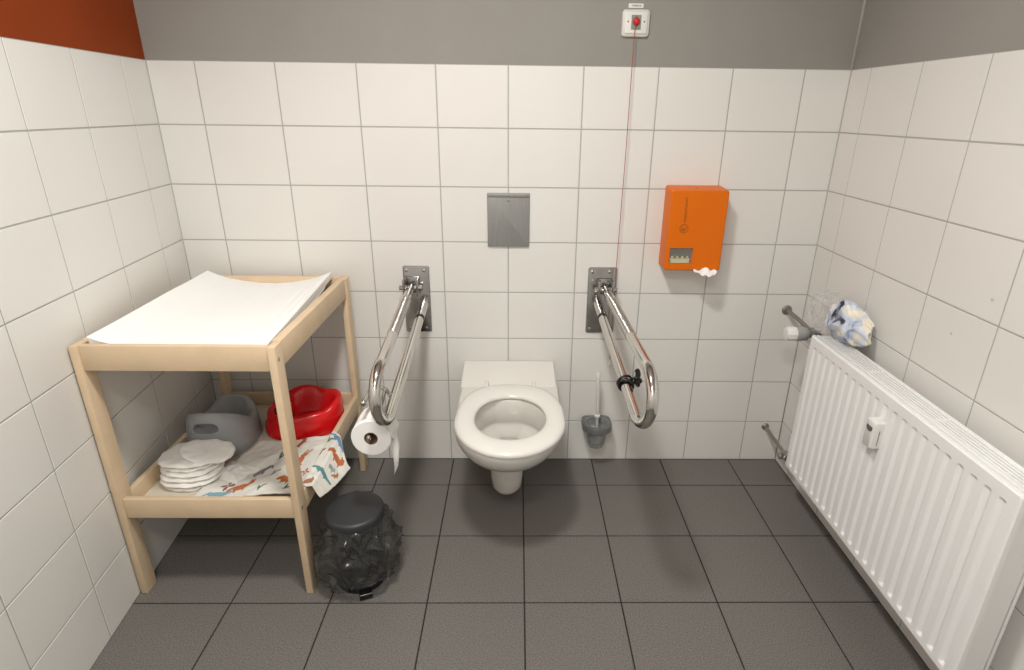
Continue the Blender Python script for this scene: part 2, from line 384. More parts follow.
# black strap wound on the right rail
def lerp(a, b, t): return Vector(a) + (Vector(b) - Vector(a)) * t
l1, l0 = Vector((.624, -.79, .652)), Vector((.603, -.055, .745)); ax = (l0 - l1).normalized()
c = l1 + ax * .165
bm = NB()
torus(bm, c, .0215, .0045, ax + Vector((.25, 0, .1)), 28, 10); torus(bm, c + ax * .024, .0225, .004, ax + Vector((-.3, .1, .2)), 28, 10)
torus(bm, c + Vector((.030, -.002, .018)), .014, .004, (0.2, 1, .6), 28, 10); torus(bm, c + Vector((.034, .004, .010)), .012, .004, (1, .3, .2), 28, 10)
tube(bm, spline([c + Vector((.03, 0, .02)), c + Vector((.036, .006, .036)), c + Vector((.030, .008, .052))], 5), [.008] * 10 + [.004], 12)
tag(obj('rubber_strap', bm, 'black', smooth=True), 'black rubber strap looped round the right grab rail', 'strap')
# toilet roll and its holder, on the left rail
HB = (-.128, -.70, .60)
bm = NB(); lw = Vector((-.081, -.66, .642))
pts = spline([lw + Vector((-.012, .02, .0)), (-.112, -.62, .655), (-.140, -.64, .672), (-.144, -.70, .674), (-.145, -.745, .674)], 6)
tube(bm, pts, .006, 12); tube(bm, [(-.145, -.742, .674), (-.145, -.752, .674)], .008, 12)
tube(bm, spline([(-.112, -.62, .655), (-.125, -.62, .61), (-.133, -.635, .578), (-.133, -.70, .572), (-.133, -.762, .568), (-.134, -.770, .578)], 6), .0055, 12)
shift(bm, gl_base); obj('roll_holder', bm, 'chrome', GL, True)
RL = thing('toilet_roll', 'white toilet paper roll with hanging end under the left grab rail', 'toilet roll', HB)
cx, cz = -.133, .560; ro, ri = .058, .020
bm = NB(); rings = []
for r, y in ((ri, -.655), (ro - .003, -.655), (ro, -.658), (ro, -.747), (ro - .003, -.750), (ri, -.750)):
    rings.append([(cx + r * math.cos(a), y, cz + r * math.sin(a)) for a in [2 * PI * k / 56 for k in range(56)]])
loft(bm, rings, cap0=False, cap1=False); shift(bm, HB); obj('paper', bm, 'paper', RL, True, 40)
bm = NB(); rings = []
for r, y in ((ri - .0015, -.655), (ri, -.655), (ri, -.7502), (ri - .0015, -.7502), (ri - .0015, -.655)):
    rings.append([(cx + r * math.cos(a), y, cz + r * math.sin(a)) for a in [2 * PI * k / 40 for k in range(40)]])
loft(bm, rings, cap0=False, cap1=False); shift(bm, HB); obj('core_tube', bm, 'cardboard', RL, True, 40)
bm = NB(); nx, nz = 10, 16; g = []
for j in range(nz + 1):
    t = j / nz
    if t < .3: a = PI * .35 * (1 - t / .3); x, z = cx + (ro + .001) * math.cos(a), cz + (ro + .001) * math.sin(a)
    else: x, z = cx + ro + .002 + .004 * math.sin(t * 9), cz - (t - .3) * .135
    row = []
    for i in range(nx + 1):
        s = i / nx; y = -.750 + .088 * s; zz = z + (0 if t < 1 else .0) - (max(0, t - .7) * .10 * (1 - s) if t > .7 else 0)
        row.append(bm.verts.new((x + .003 * math.sin(s * 7 + t * 5) * (t > .3), y, zz)))
    g.append(row)
for j in range(nz):
    for i in range(nx): bm.faces.new((g[j][i], g[j][i + 1], g[j + 1][i + 1], g[j + 1][i]))
shift(bm, HB); obj('loose_end', bm, 'paper', RL, True)
# ------------------------------------------------------------------ toilet brush
BB = (.628, 0, .10)
Bh = thing('toilet_brush_holder', 'small wall-mounted toilet brush holder with grey bracket right of the toilet', 'toilet brush holder', BB)
bc = (.628, -.066)
bm = NB()   # bracket: back strap and ring
def rr3(x0, x1, y0, y1, z, r): return [(x, y, z) for x, y in rrect(x0, x1, y0, y1, r, 6)]
def ring_at(hw, yf, z, k):   # squared at the wall, round at the front
    out = []
    for i in range(48):
        a = 2 * PI * i / 48; c, s = math.cos(a), math.sin(a)
        if s > 0: p = 6
        else: p = 2.1
        out.append((bc[0] + (hw - k) * math.copysign(abs(c) ** (2 / p), c), bc[1] + (abs(s) ** (2 / p)) * ((.064 - k) if s > 0 else -(yf - k)), z))
    return out
def circ(r, z): return [(bc[0] + r * math.cos(2 * PI * i / 48), bc[1] + r * math.sin(2 * PI * i / 48), z) for i in range(48)]
loft(bm, [ring_at(.062, .062, .196, .002), ring_at(.062, .062, .198, 0), ring_at(.062, .062, .220, 0), ring_at(.062, .062, .224, .003), circ(.047, .224), circ(.046, .220), circ(.046, .196), ring_at(.062, .062, .196, .002)], cap0=False, cap1=False)
shift(bm, BB); obj('bracket', bm, 'dark_grey', Bh, True, 40)
bm = NB()
lathe(bm, [(.006, .108), (.030, .112), (.038, .13), (.044, .17), (.0455, .215), (.052, .226), (.050, .229), (.043, .218), (.041, .17), (.034, .13), (.020, .116)], 40, (bc[0], bc[1], 0), cap=(True, True))
shift(bm, BB); obj('cup', bm, 'smoke', Bh, True, 40)
BR = thing('toilet_brush', 'white translucent toilet brush standing in its wall holder', 'toilet brush', (bc[0], bc[1], .12))
tp = Vector((.6195, -.07, .457)); bt = Vector((bc[0] + .001, bc[1], .19)); dd = (tp - bt)
bm = NB(); tube(bm, [bt, bt + dd * .1, bt + dd * .22, bt + dd * .26, bt + dd * .28, bt + dd * .34, bt + dd * .6, bt + dd * .9, bt + dd * .98, tp], [.006, .0055, .0055, .006, .0065, .0065, .0085, .0095, .008, .004], 16)
shift(bm, (bc[0], bc[1], .12)); obj('handle', bm, 'brush_clear', BR, True)
bm = NB(); p = bt + dd * .25; lathe(bm, [(.005, -.004), (.012, -.003), (.012, .003), (.005, .005)], 24, p); shift(bm, (bc[0], bc[1], .12)); obj('collar', bm, 'white_plastic', BR, True, 40)
bm = NB(); random.seed(2)
lathe(bm, [(.004, .125), (.022, .13), (.028, .15), (.026, .18), (.010, .19)], 24, (bc[0], bc[1], 0))
for k in range(260):
    a = random.random() * 2 * PI; z = .132 + random.random() * .055; d = Vector((math.cos(a), math.sin(a), random.uniform(-.2, .3))) * .034
    tube(bm, [(bc[0], bc[1], z), Vector((bc[0], bc[1], z)) + d], .0007, 4)
shift(bm, (bc[0], bc[1], .12)); obj('bristles', bm, 'white_plastic', BR)
# ------------------------------------------------------------------ emergency pull switch with its red cord
EB = (.682, 0, 1.685)
E = thing('emergency_pull_switch', 'white emergency switch with red button and long red cord', 'alarm switch', EB)
bm = NB(); plate(bm, .635, .728, 1.685, 1.768, .002, -.012, .012, .005); shift(bm, EB); obj('frame', bm, 'beige_plastic', E, True, 40)
bm = NB(); plate(bm, .644, .719, 1.694, 1.760, -.012, -.016, .006, .002); shift(bm, EB); obj('face', bm, 'white_plastic', E, True, 40)
bm = NB(); box(bm, .665, .698, -.0172, -.0155, 1.706, 1.750, .0004, 1); shift(bm, EB); obj('inset', bm, 'green_grey', E)
bm = NB(); lathe(bm, [(.012, 0), (.012, .004), (.009, .008), (.003, .010)], 28, (.6815, -.017, 1.730), (0, -1, 0)); shift(bm, EB); obj('button', bm, 'red_button', E, True, 50)
for x in (.654, .709):
    bm = NB(); lathe(bm, [(.0028, 0), (.0028, .0008)], 14, (x, -.016, 1.730), (0, -1, 0)); shift(bm, EB); obj('indicator', bm, 'red_button' if x < .68 else 'ink', E)
bm = NB(); tube(bm, [(.6815, -.017, 1.743), (.6815, -.019, 1.7445), (.6815, -.017, 1.746)], .0016, 8); shift(bm, EB); obj('slot', bm, 'ink', E)
bm = NB()
pts = [(.6815, -.020, 1.718), (.676, -.028, 1.70), (.675, -.03, 1.3), (.670, -.03, .90), (.6695, -.03, .50)]
tube(bm, pts, .0013, 8); shift(bm, EB); obj('cord', bm, 'cord', E, True)
bm = NB(); lathe(bm, [(.001, .012), (.004, .008), (.007, -.004), (.0075, -.012), (.004, -.017)], 20, (.6695, -.03, .488)); shift(bm, EB); obj('pull_knob', bm, 'white_plastic', E, True)
LB = (.682, 0, 1.773)
Lb = thing('label_strip', 'tiny white printed label strip above the alarm switch', 'label', LB)
bm = NB(); plate(bm, .655, .705, 1.7725, 1.786, .002, -.0012, .001, .0003); shift(bm, LB); obj('strip', bm, 'white_plastic', Lb)
bm = NB(); random.seed(9); x = .668
while x < .698:     # a word too small to read: uneven strokes
    h = random.choice((.004, .0055, .004)); box(bm, x, x + .0016, -.0018, -.001, 1.777, 1.777 + h); x += random.choice((.0026, .003, .0034))
shift(bm, LB); obj('printed_word', bm, 'ink', Lb)
# ------------------------------------------------------------------ orange dispenser
DB = (.94, 0, .890)
D = thing('bag_dispenser', 'orange wall dispenser with small window and white tissue sticking out below', 'dispenser', DB)
x0, x1, z0, z1, yf = .839, 1.048, .894, 1.190, -.098
wx0, wx1, wz0, wz1 = .853, .939, .920, .980
bm = NB()
# shell: side profile with a slightly leaning front, made as rings and a front with a window hole
rings = []
for i, y in ((0, 0), (0, yf + .006), (.0015, yf + .002), (.005, yf)):
    rings.append([(x, y, z) for x, z in rrect(x0 + i, x1 - i, z0 + i, z1 + (0 if y < -.01 else .006) - i, .008 - i * .5, 5)])
loft(bm, rings, cap0=True, cap1=False)
outer = rings[-1]
# front face in strips round the window
fx0, fx1, fz0, fz1 = x0 + .005, x1 - .005, z0 + .005, z1 - .005
b = NB(); n = len(outer); ov = [b.verts.new(p) for p in outer]
win = [(wx1, wz1), (wx0, wz1), (wx0, wz0), (wx1, wz0)]; wv = [b.verts.new((x, yf, z)) for x, z in win]
q = n // 4
for k in range(4):
    for i in range(k * q, k * q + q - 1): b.faces.new((wv[k], ov[i], ov[i + 1]))
    i = k * q + q - 1; b.faces.new((wv[k], ov[i], ov[(i + 1) % n], wv[(k + 1) % 4]))
merge(bm, b)
# window reveal and its recess
wb = [(x, yf + .02, z) for x, z in win]; b = NB(); loft(b, [[(x, yf, z) for x, z in win], wb], cap0=False, cap1=False); merge(bm, b)
shift(bm, DB); SH = obj('casing', bm, 'orange', D, True, 35)
bm = NB(); quad(bm, wb); random.seed(5)
shift(bm, DB); obj('window_recess', bm, 'window_dark', D)
for k in range(4):
    bm = NB(); z = wz0 + .002 + .004 * k; dx = random.uniform(0, .006); box(bm, wx0 + .003 + dx, wx1 - .003 - random.uniform(0, .006), yf + .006, yf + .019, z, z + .0032, .0008, 1)
    shift(bm, DB); obj('packet', bm, 'cream_bits', D)
bm = NB()
for k in range(4): x = wx0 + .014 + k * .019; tube(bm, spline([(x - .004, yf + .012, wz0 + .019), (x, yf + .012, wz0 + .026), (x + .004, yf + .012, wz0 + .019)], 4), .0018, 8)
shift(bm, DB); obj('packet_loop', bm, 'cream_bits', D, True)
bm = NB(); quad(bm, [(x, yf + .002, z) for x, z in win]); shift(bm, DB); obj('window_pane', bm, 'clear_bag', D)
bm = NB(); lathe(bm, [(.006, 0), (.006, .002), (.004, .003)], 20, ((x0 + x1) / 2 - .005, -.055, z1), (0, 0, 1)); shift(bm, DB); obj('lock', bm, 'ink', D, True, 40)
for x in (.944, 1.031):
    bm = NB(); box(bm, x, x + .009, yf - .001, yf + .012, z0 - .001, z0 + .004, .001, 1); shift(bm, DB); obj('slot_end', bm, 'black', D)
bm = NB(); nx, nz = 16, 8; g = []
for i in range(nx + 1):
    s = i / nx; row = []
    w = math.sin(PI * min(1, max(0, s))) ** .5
    for j in range(nz + 1):
        t = j / nz
        row.append(bm.verts.new((x0 + .108 + .090 * s, yf - .003 - .030 * t * w + .004 * math.sin(s * 17), z0 + .004 + .012 * math.exp(-((s - .5) / .12) ** 2) * (1 - t) - t * w * (.010 + .010 * s) + .003 * math.sin(s * 23 + t * 4))))
    g.append(row)
for i in range(nx):
    for j in range(nz): bm.faces.new((g[i][j], g[i + 1][j], g[i + 1][j + 1], g[i][j + 1]))
shift(bm, DB); obj('tissue', bm, 'paper', D, True)
# printed mark: a ringed emblem and an upright wordmark (too worn to read)
bm = NB(); lx, lz = .896, 1.052
torus(bm, (lx, yf - .0002, lz), .015, .0011, (0, 1, 0), 36, 6)
torus(bm, (lx - .002, yf - .0002, lz - .001), .007, .0011, (0, 1, 0), 24, 6, arc=4.2)
tube(bm, [(lx - .007, yf - .0002, lz - .007), (lx + .007, yf - .0002, lz + .004)], .0014, 6)
shift(bm, DB); obj('emblem', bm, 'print', D)
bm = NB(); z = 1.075; random.seed(12)
for k in range(10):
    h = random.choice((.0075, .0075, .011)); 
    box(bm, lx - .004, lx - .004 + h, yf - .0007, yf + .001, z, z + .0016)
    box(bm, lx - .004, lx + .0035, yf - .0007, yf + .001, z + .0042, z + .0056)
    if k % 2: box(bm, lx - .004, lx - .0026, yf - .0007, yf + .001, z, z + .0056)
    else: box(bm, lx + .002, lx + .0035, yf - .0007, yf + .001, z, z + .0056)
    z += .0092
shift(bm, DB); obj('wordmark', bm, 'print', D)
# ------------------------------------------------------------------ radiator
XR = 1.318; RY0, RY1, RZ0, RZ1 = -.332, -1.243, .192, .728
RB = (1.37, (RY0 + RY1) / 2, RZ0)
RD = thing('radiator', 'long white panel radiator fixed along the right wall', 'radiator', RB)
NCH = 21; ny = NCH * 12; zz = [0, .004, .008] + [.008 + .0022 * k for k in range(1, 13)] + [.5 * (RZ1 - RZ0)] + [RZ1 - RZ0 - .046 + .0022 * k for k in range(0, 13)] + [RZ1 - RZ0 - .012, RZ1 - RZ0 - .004, RZ1 - RZ0]
zlo, zhi = .018, RZ1 - RZ0 - .032
bm = NB(); G = []
Lr = RY0 - RY1
for i in range(ny + 1):
    s = i / ny; y = RY0 - Lr * s; col = []
    u = (s * Lr - .018) / ((Lr - .036) / NCH); fr = u % 1
    chan = sm(.26, .40, fr) * (1 - sm(.60, .74, fr)) if 0 <= u < NCH else 0
    for z in zz:
        m = sm(zlo, zlo + .010, z) * (1 - sm(zhi - .008, zhi, z))
        edge = .004 * (1 - min(1, min(s * Lr, (1 - s) * Lr, z, RZ1 - RZ0 - z) / .005)) ** 2
        col.append(bm.verts.new((XR + edge + .0075 * chan * m, y, RZ0 + z)))
    G.append(col)
for i in range(ny):
    for j in range(len(zz) - 1): bm.faces.new((G[i][j], G[i][j + 1], G[i + 1][j + 1], G[i + 1][j]))
# return edges of the front panel
for col_pts in ([v.co.copy() for v in G[0]], [v.co.copy() for v in G[-1]]):
    for a, b in zip(col_pts, col_pts[1:]): quad(bm, [a, b, (XR + .015, b.y, b.z), (XR + .015, a.y, a.z)])
for j in (0, -1):
    quad(bm, [(XR + .004, RY0, RZ0 + zz[j]), (XR + .004, RY1, RZ0 + zz[j]), (XR + .014, RY1, RZ0 + zz[j]), (XR + .014, RY0, RZ0 + zz[j])])
shift(bm, RB); obj('front_panel', bm, 'rad', RD, True, 40)
bm = NB(); box(bm, 1.392, 1.402, RY1 + .003, RY0 - .003, RZ0 + .002, RZ1 - .004, .003, 2); shift(bm, RB); obj('back_panel', bm, 'rad', RD, True, 40)
for y, s in ((RY0, -1), (RY1, 1)):
    bm = NB(); ya, yb = sorted((y + s * .003, y + s * .006)); box(bm, XR + .012, 1.389, ya, yb, RZ0 + .006, RZ1 - .040, .0012, 1)
    # shaped upper edge of the side plate with a small vent notch
    box(bm, XR + .012, XR + .026, ya, yb, RZ1 - .041, RZ1 - .003, .001, 1); box(bm, 1.376, 1.389, ya, yb, RZ1 - .041, RZ1 - .003, .001, 1); box(bm, XR + .012, 1.389, ya, yb, RZ1 - .014, RZ1 - .003, .001, 1)
    shift(bm, RB); obj('side_cover', bm, 'rad_side', RD, True, 40)
# top grille: frame and long bars, braced by short cross bars
bm = NB(); gx0, gx1 = XR + .016, 1.406
box(bm, gx0, gx0 + .012, RY1 + .004, RY0 - .004, RZ1 - .004, RZ1 + .001, .001, 1); box(bm, gx1 - .008, gx1, RY1 + .004, RY0 - .004, RZ1 - .004, RZ1 + .001, .001, 1)
nb = 5
for k in range(nb):
    x = gx0 + .018 + (gx1 - gx0 - .030) * k / (nb - 1) - .0025; box(bm, x, x + .0075, RY1 + .008, RY0 - .008, RZ1 - .003, RZ1, .0008, 1)
k = 0; y = RY0 - .008
while y > RY1 + .01:
    box(bm, gx0 + .008, gx1 - .006, y - .010, y, RZ1 - .004, RZ1 - .0005, .0008, 1); y -= .29
box(bm, gx0 + .008, gx1 - .006, RY1 + .005, RY1 + .015, RZ1 - .004, RZ1 - .0005, .0008, 1)
shift(bm, RB); obj('top_grille', bm, 'rad', RD, True, 40)
bm = NB()   # convector fins inside, seen between the bars
nf = 150
for k in range(nf): y = RY0 - .02 - (Lr - .04) * k / (nf - 1); box(bm, XR + .018, 1.400, y - .0006, y + .0006, RZ0 + .03, RZ1 - .03)
shift(bm, RB); obj('convector_fins', bm, 'rad_side', RD)
for y in (RY0 - .12, RY1 + .12):
    bm = NB(); box(bm, 1.414, 1.4462, y - .015, y + .015, RZ0 + .03, RZ1 - .06, .003, 1); shift(bm, RB); obj('wall_bracket', bm, 'rad_side', RD, True, 40)
bm = NB(); lathe(bm, [(.009, 0), (.009, .012), (.006, .014), (.006, .020)], 20, (1.352, RY0 + .002, RZ1 - .022), (0, 1, 0)); shift(bm, RB); obj('vent_plug', bm, 'white_plastic', RD, True, 40)
# heat meter on the front
HM = (XR, -.785, .565)
H = thing('heat_meter', 'small white heat meter clipped to the front of the radiator', 'heat meter', HM)
bm = NB()
def hm_ring(i, x): return [(x, y, z) for y, z in rrect(-.785 - .021 + i, -.785 + .021 - i, .562 + i, .648 - i, .006, 5)]
loft(bm, [hm_ring(0, XR + .001), hm_ring(0, XR - .022), hm_ring(.0015, XR - .027), hm_ring(.004, XR - .029)]); shift(bm, HM); obj('case', bm, 'white_plastic', H, True, 40)
bm = NB(); lathe(bm, [(.012, 0), (.012, .0006)], 28, (XR - .029, -.785, .624), (-1, 0, 0), sy=1.15); 
bmesh.ops.bisect_plane(bm, geom=bm.verts[:] + bm.edges[:] + bm.faces[:], plane_co=(0, 0, .629), plane_no=(0, 0, 1), clear_outer=True)
shift(bm, HM); obj('display', bm, 'ink', H)
bm = NB(); box(bm, XR - .012, XR - .010, -.785 - .0213, -.785 - .0207, .574, .622); shift(bm, HM); obj('seam', bm, 'ink', H)
# pipes, valve
VB = (1.38, 0, .70)
V = thing('radiator_supply_pipe', 'upper grey pipe running from the back wall to the thermostatic valve', 'pipe', VB)
bm = NB(); tube(bm, [(1.379, 0, .709), (1.379, -.10, .706), (1.375, -.225, .700)], .0085, 16); shift(bm, VB); obj('pipe', bm, 'grey_metal', V, True, 50)
bm = NB(); lathe(bm, [(.020, 0), (.020, .003), (.012, .008)], 24, (1.379, 0, .709), (0, -1, 0)); shift(bm, VB); obj('wall_rosette', bm, 'grey_metal', V, True, 40)
KB = (1.37, -.25, .66)
K = thing('radiator_valve', 'thermostatic radiator valve with ribbed white knob at the far end of the radiator', 'radiator valve', KB)
bm = NB(); tube(bm, [(1.375, -.215, .700), (1.373, -.27, .699)], .015, 6); tube(bm, [(1.373, -.27, .699), (1.366, -.334, .699)], .011, 16)
tube(bm, [(1.392, -.25, .6995), (1.345, -.25, .700)], .0135, 16); shift(bm, KB); obj('valve_body', bm, 'grey_metal', K, True, 40)
bm = NB(); lathe(bm, [(.016, 0), (.023, .006), (.026, .024), (.026, .046)], 32, (1.350, -.25, .700), (-1, .05, .0)); shift(bm, KB); obj('valve_collar', bm, 'valve_grey', K, True, 40)
bm = NB(); n = 60; rings = []
for h, r in ((0, .022), (.003, .025), (.030, .025), (.037, .0225), (.0385, .017)):
    rings.append([Vector((1.306 - h, -.248 + .05 * h + (r + (.0012 if (k // 3) % 2 else 0)) * math.cos(2 * PI * k / n), .700 + (r + (.0012 if (k // 3) % 2 else 0)) * math.sin(2 * PI * k / n))) for k in range(n)])
loft(bm, rings); shift(bm, KB); obj('knob', bm, 'white_plastic', K, True, 35)
VB = (1.38, 0, .16)
V = thing('radiator_return_pipe', 'lower grey pipe from the back wall to the bottom of the radiator', 'pipe', VB)
bm = NB(); tube(bm, [(1.379, 0, .170), (1.379, -.19, .160)], .0075, 16); tube(bm, spline([(1.379, -.19, .160), (1.379, -.235, .158), (1.379, -.25, .175), (1.372, -.30, .215), (1.366, -.334, .225)], 5), .0085, 14)
shift(bm, VB); obj('pipe', bm, 'grey_metal', V, True, 50)
bm = NB(); lathe(bm, [(.016, 0), (.016, .003), (.010, .008)], 24, (1.379, 0, .170), (0, -1, 0)); shift(bm, VB); obj('wall_rosette', bm, 'grey_metal', V, True, 40)
bm = NB(); tube(bm, [(1.379, -.195, .160), (1.379, -.235, .158)], .0155, 6); lathe(bm, [(.011, 0), (.013, .004), (.013, .022), (.010, .026)], 20, (1.375, -.215, .158), (-1, 0, 0)); shift(bm, VB); obj('lockshield', bm, 'chrome_rough', V, True, 35)
# ------------------------------------------------------------------ crumpled bag on the radiator
def crumple(c, rad, n=64, amp=.28, seed=0, f=2.2, zmin=None, squash=None):
    b = NB(); bmesh.ops.create_icosphere(b, subdivisions=5, radius=1)
    for v in b.verts:
        d = v.co.normalized(); q = d * f + Vector((seed * 3.1, seed * 1.7, seed))
        q2 = Vector((q.x, q.y, q.z * .55)); q2 += Vector((noise.noise(q2), noise.noise(q2 + Vector((4, 4, 4))), 0)) * .7; rg = lambda f_, o_: 1 - min(1, abs(noise.noise(q2 * f_ + Vector((o_, o_, o_)))) * 2.6)
        w = .68 * rg(.8, 0) + .30 * rg(1.5, 3) + .01
        k = 1 - amp * (1 - 1.1 * w)
        p = Vector((d.x * rad[0], d.y * rad[1], d.z * rad[2])) * k + Vector(c)
        if zmin is not None and p.z < zmin: p.z = zmin + .0005 * (1 + noise.noise(q * 3))
        v.co = p
    return b
PB = (1.385, -.37, .7295)
P = thing('plastic_bag', 'crumpled pale blue plastic bag wedged on top of the radiator by the corner', 'bag', PB)
def bag_mat():
    m = mat('blue_white_bag_film', (0.55, 0.60, 0.70), 0.28, Sheen_Weight=0.1); nt = m.node_tree; b = nt.nodes['Principled BSDF']
    tc = nt.nodes.new('ShaderNodeTexCoord'); n = nt.nodes.new('ShaderNodeTexNoise'); n.inputs['Scale'].default_value = 11; n.inputs['Detail'].default_value = 2
    n.inputs['Distortion'].default_value = 1.2
    nt.links.new(tc.outputs['Object'], n.inputs['Vector'])
    r = nt.nodes.new('ShaderNodeValToRGB'); cr = r.color_ramp; cr.interpolation = 'LINEAR'
    cr.elements[0].position = .36; cr.elements[0].color = (.03, .035, .06, 1); cr.elements[1].position = .39; cr.elements[1].color = (.48, .56, .72, 1)
    e = cr.elements.new(.50); e.color = (.62, .66, .74, 1); e = cr.elements.new(.56); e.color = (.80, .74, .60, 1); e = cr.elements.new(.68); e.color = (.84, .80, .70, 1)
    nt.links.new(n.outputs['Fac'], r.inputs[0]); nt.links.new(r.outputs[0], b.inputs['Base Color']); return m
M['bag'] = bag_mat()
bm = NB(); merge(bm, crumple((1.392, -.410, .795), (.055, .125, .080), amp=.42, seed=3, f=1.5, zmin=.7295)); shift(bm, PB); obj('printed_film', bm, 'bag', P, True, 30)
bm = NB(); merge(bm, crumple((1.378, -.290, .795), (.055, .115, .088), amp=.42, seed=7, f=1.6, zmin=.7295)); shift(bm, PB); obj('clear_film', bm, 'clear_bag', P, True, 30)
# ------------------------------------------------------------------ changing table
tx0, tx1, ty0, ty1, tz = -.904, -.359, -.772, -.047, .852
TB = ((tx0 + tx1) / 2, (ty0 + ty1) / 2, 0)
CT = thing('changing_table', 'pale beech changing table with open shelf in the left corner', 'changing table', TB)
def part(name, m, *a, parent=CT, **k):
    bm = NB(); box(bm, *a, **k); shift(bm, TB); return obj(name, bm, m, parent, True, 40)
lt, ld = .022, .050
for x in (tx0, tx1 - lt):
    for y in (ty0, ty1 - ld):
        part('leg', 'wood', x, x + lt, y, y + ld, 0, tz - .001, bev=.003)
for y in (ty0 + .006, ty1 - .024): part('top_rail', 'wood', tx0 + lt, tx1 - lt, y, y + .018, tz - .074, tz, bev=.0025)
for x in (tx0 + .002, tx1 - .028): part('top_rail', 'wood', x, x + .026, ty0 + ld, ty1 - ld, tz - .074, tz, bev=.0025)
part('tray_board', 'board', tx0 + .020, tx1 - .020, ty0 + .024, ty1 - .024, tz - .068, tz - .058)
for y in (ty0 + .006, ty1 - .024): part('shelf_rail', 'wood', tx0 + lt, tx1 - lt, y, y + .018, .290, .358, bev=.0025)
for x in (tx0 + .002, tx1 - .020): part('shelf_rail', 'wood', x, x + .018, ty0 + ld, ty1 - ld, .290, .358, bev=.0025)
part('shelf_board', 'board', tx0 + .020, tx1 - .020, ty0 + .024, ty1 - .024, .296, .304)
for z in (tz - .040, .322):
    for x, a in ((tx1 - .011, 1),):
        bm = NB(); lathe(bm, [(.0055, 0), (.0055, .001), (.003, .0015)], 16, (tx1, ty0 + .016, z), (1, 0, 0)); shift(bm, TB); obj('bolt', bm, 'chrome_rough', CT)
# changing mat and the paper sheets over it
def sheet(bm, xl, xr, y0, y1, zf, nx=48, ny=60, thick=0.0):
    G = []
    for i in range(nx + 1):
        s = i / nx; row = []
        for j in range(ny + 1):
            t = j / ny; y = y0 + (y1 - y0) * t; x = xl(t) + (xr(t) - xl(t)) * s
            row.append(bm.verts.new((x, y, zf(s, t))))
        G.append(row)
    for i in range(nx):
        for j in range(ny): bm.faces.new((G[i][j], G[i + 1][j], G[i + 1][j + 1], G[i][j + 1]))
    if thick:
        B = [[bm.verts.new(v.co - Vector((0, 0, thick))) for v in r] for r in G]
        for i in range(nx):
            for j in range(ny): bm.faces.new((B[i][j], B[i][j + 1], B[i + 1][j + 1], B[i + 1][j]))
        edge = [(i, 0) for i in range(nx + 1)] + [(nx, j) for j in range(1, ny + 1)] + [(i, ny) for i in range(nx - 1, -1, -1)] + [(0, j) for j in range(ny - 1, 0, -1)]
        for k in range(len(edge)):
            a, b = edge[k], edge[(k + 1) % len(edge)]
            bm.faces.new((G[a[0]][a[1]], B[a[0]][a[1]], B[b[0]][b[1]], G[b[0]][b[1]]))
MB_ = (-.63, -.41, .80)
def matz(s, t):
    side = abs(2 * s - 1) ** 2.4
    return .824 + ((.040 + .006 * t) if s < .5 else (.024 + .022 * t)) * side
bm = NB(); sheet(bm, lambda t: -.868 - .006 * t, lambda t: -.390 - .024 * t, -.740, -.076, matz, thick=.022); shift(bm, MB_)
cm = obj('changing_mat', bm, 'mat', smooth=True, angle=50); cm.location = MB_
tag(cm, 'white padded changing mat with raised sides lying in the table top', 'changing mat')
def papz(s, t):
    z = matz(min(1, s * 1.0), t) + .0035
    z += .002 * noise.noise(Vector((s * 5, t * 4, 1))) + .0015 * noise.noise(Vector((s * 16, t * 3, 2)))
    if s > .80: z += .0012 * math.sin((s - .80) * 90) * math.sin(t * 3)
    if s > .95: z -= ((s - .95) / .05) ** 2 * .030 * (1 - sm(.8, 1, t))
    return z
bm = NB(); sheet(bm, lambda t: -.870 - .008 * t, lambda t: -.384 - .030 * t, -.742, -.072, papz, 60, 70, thick=.0012); shift(bm, MB_)
ps = obj('paper_sheet', bm, 'paper', smooth=True, angle=50); ps.location = MB_
tag(ps, 'white disposable paper sheet spread over the changing mat', 'paper sheet')
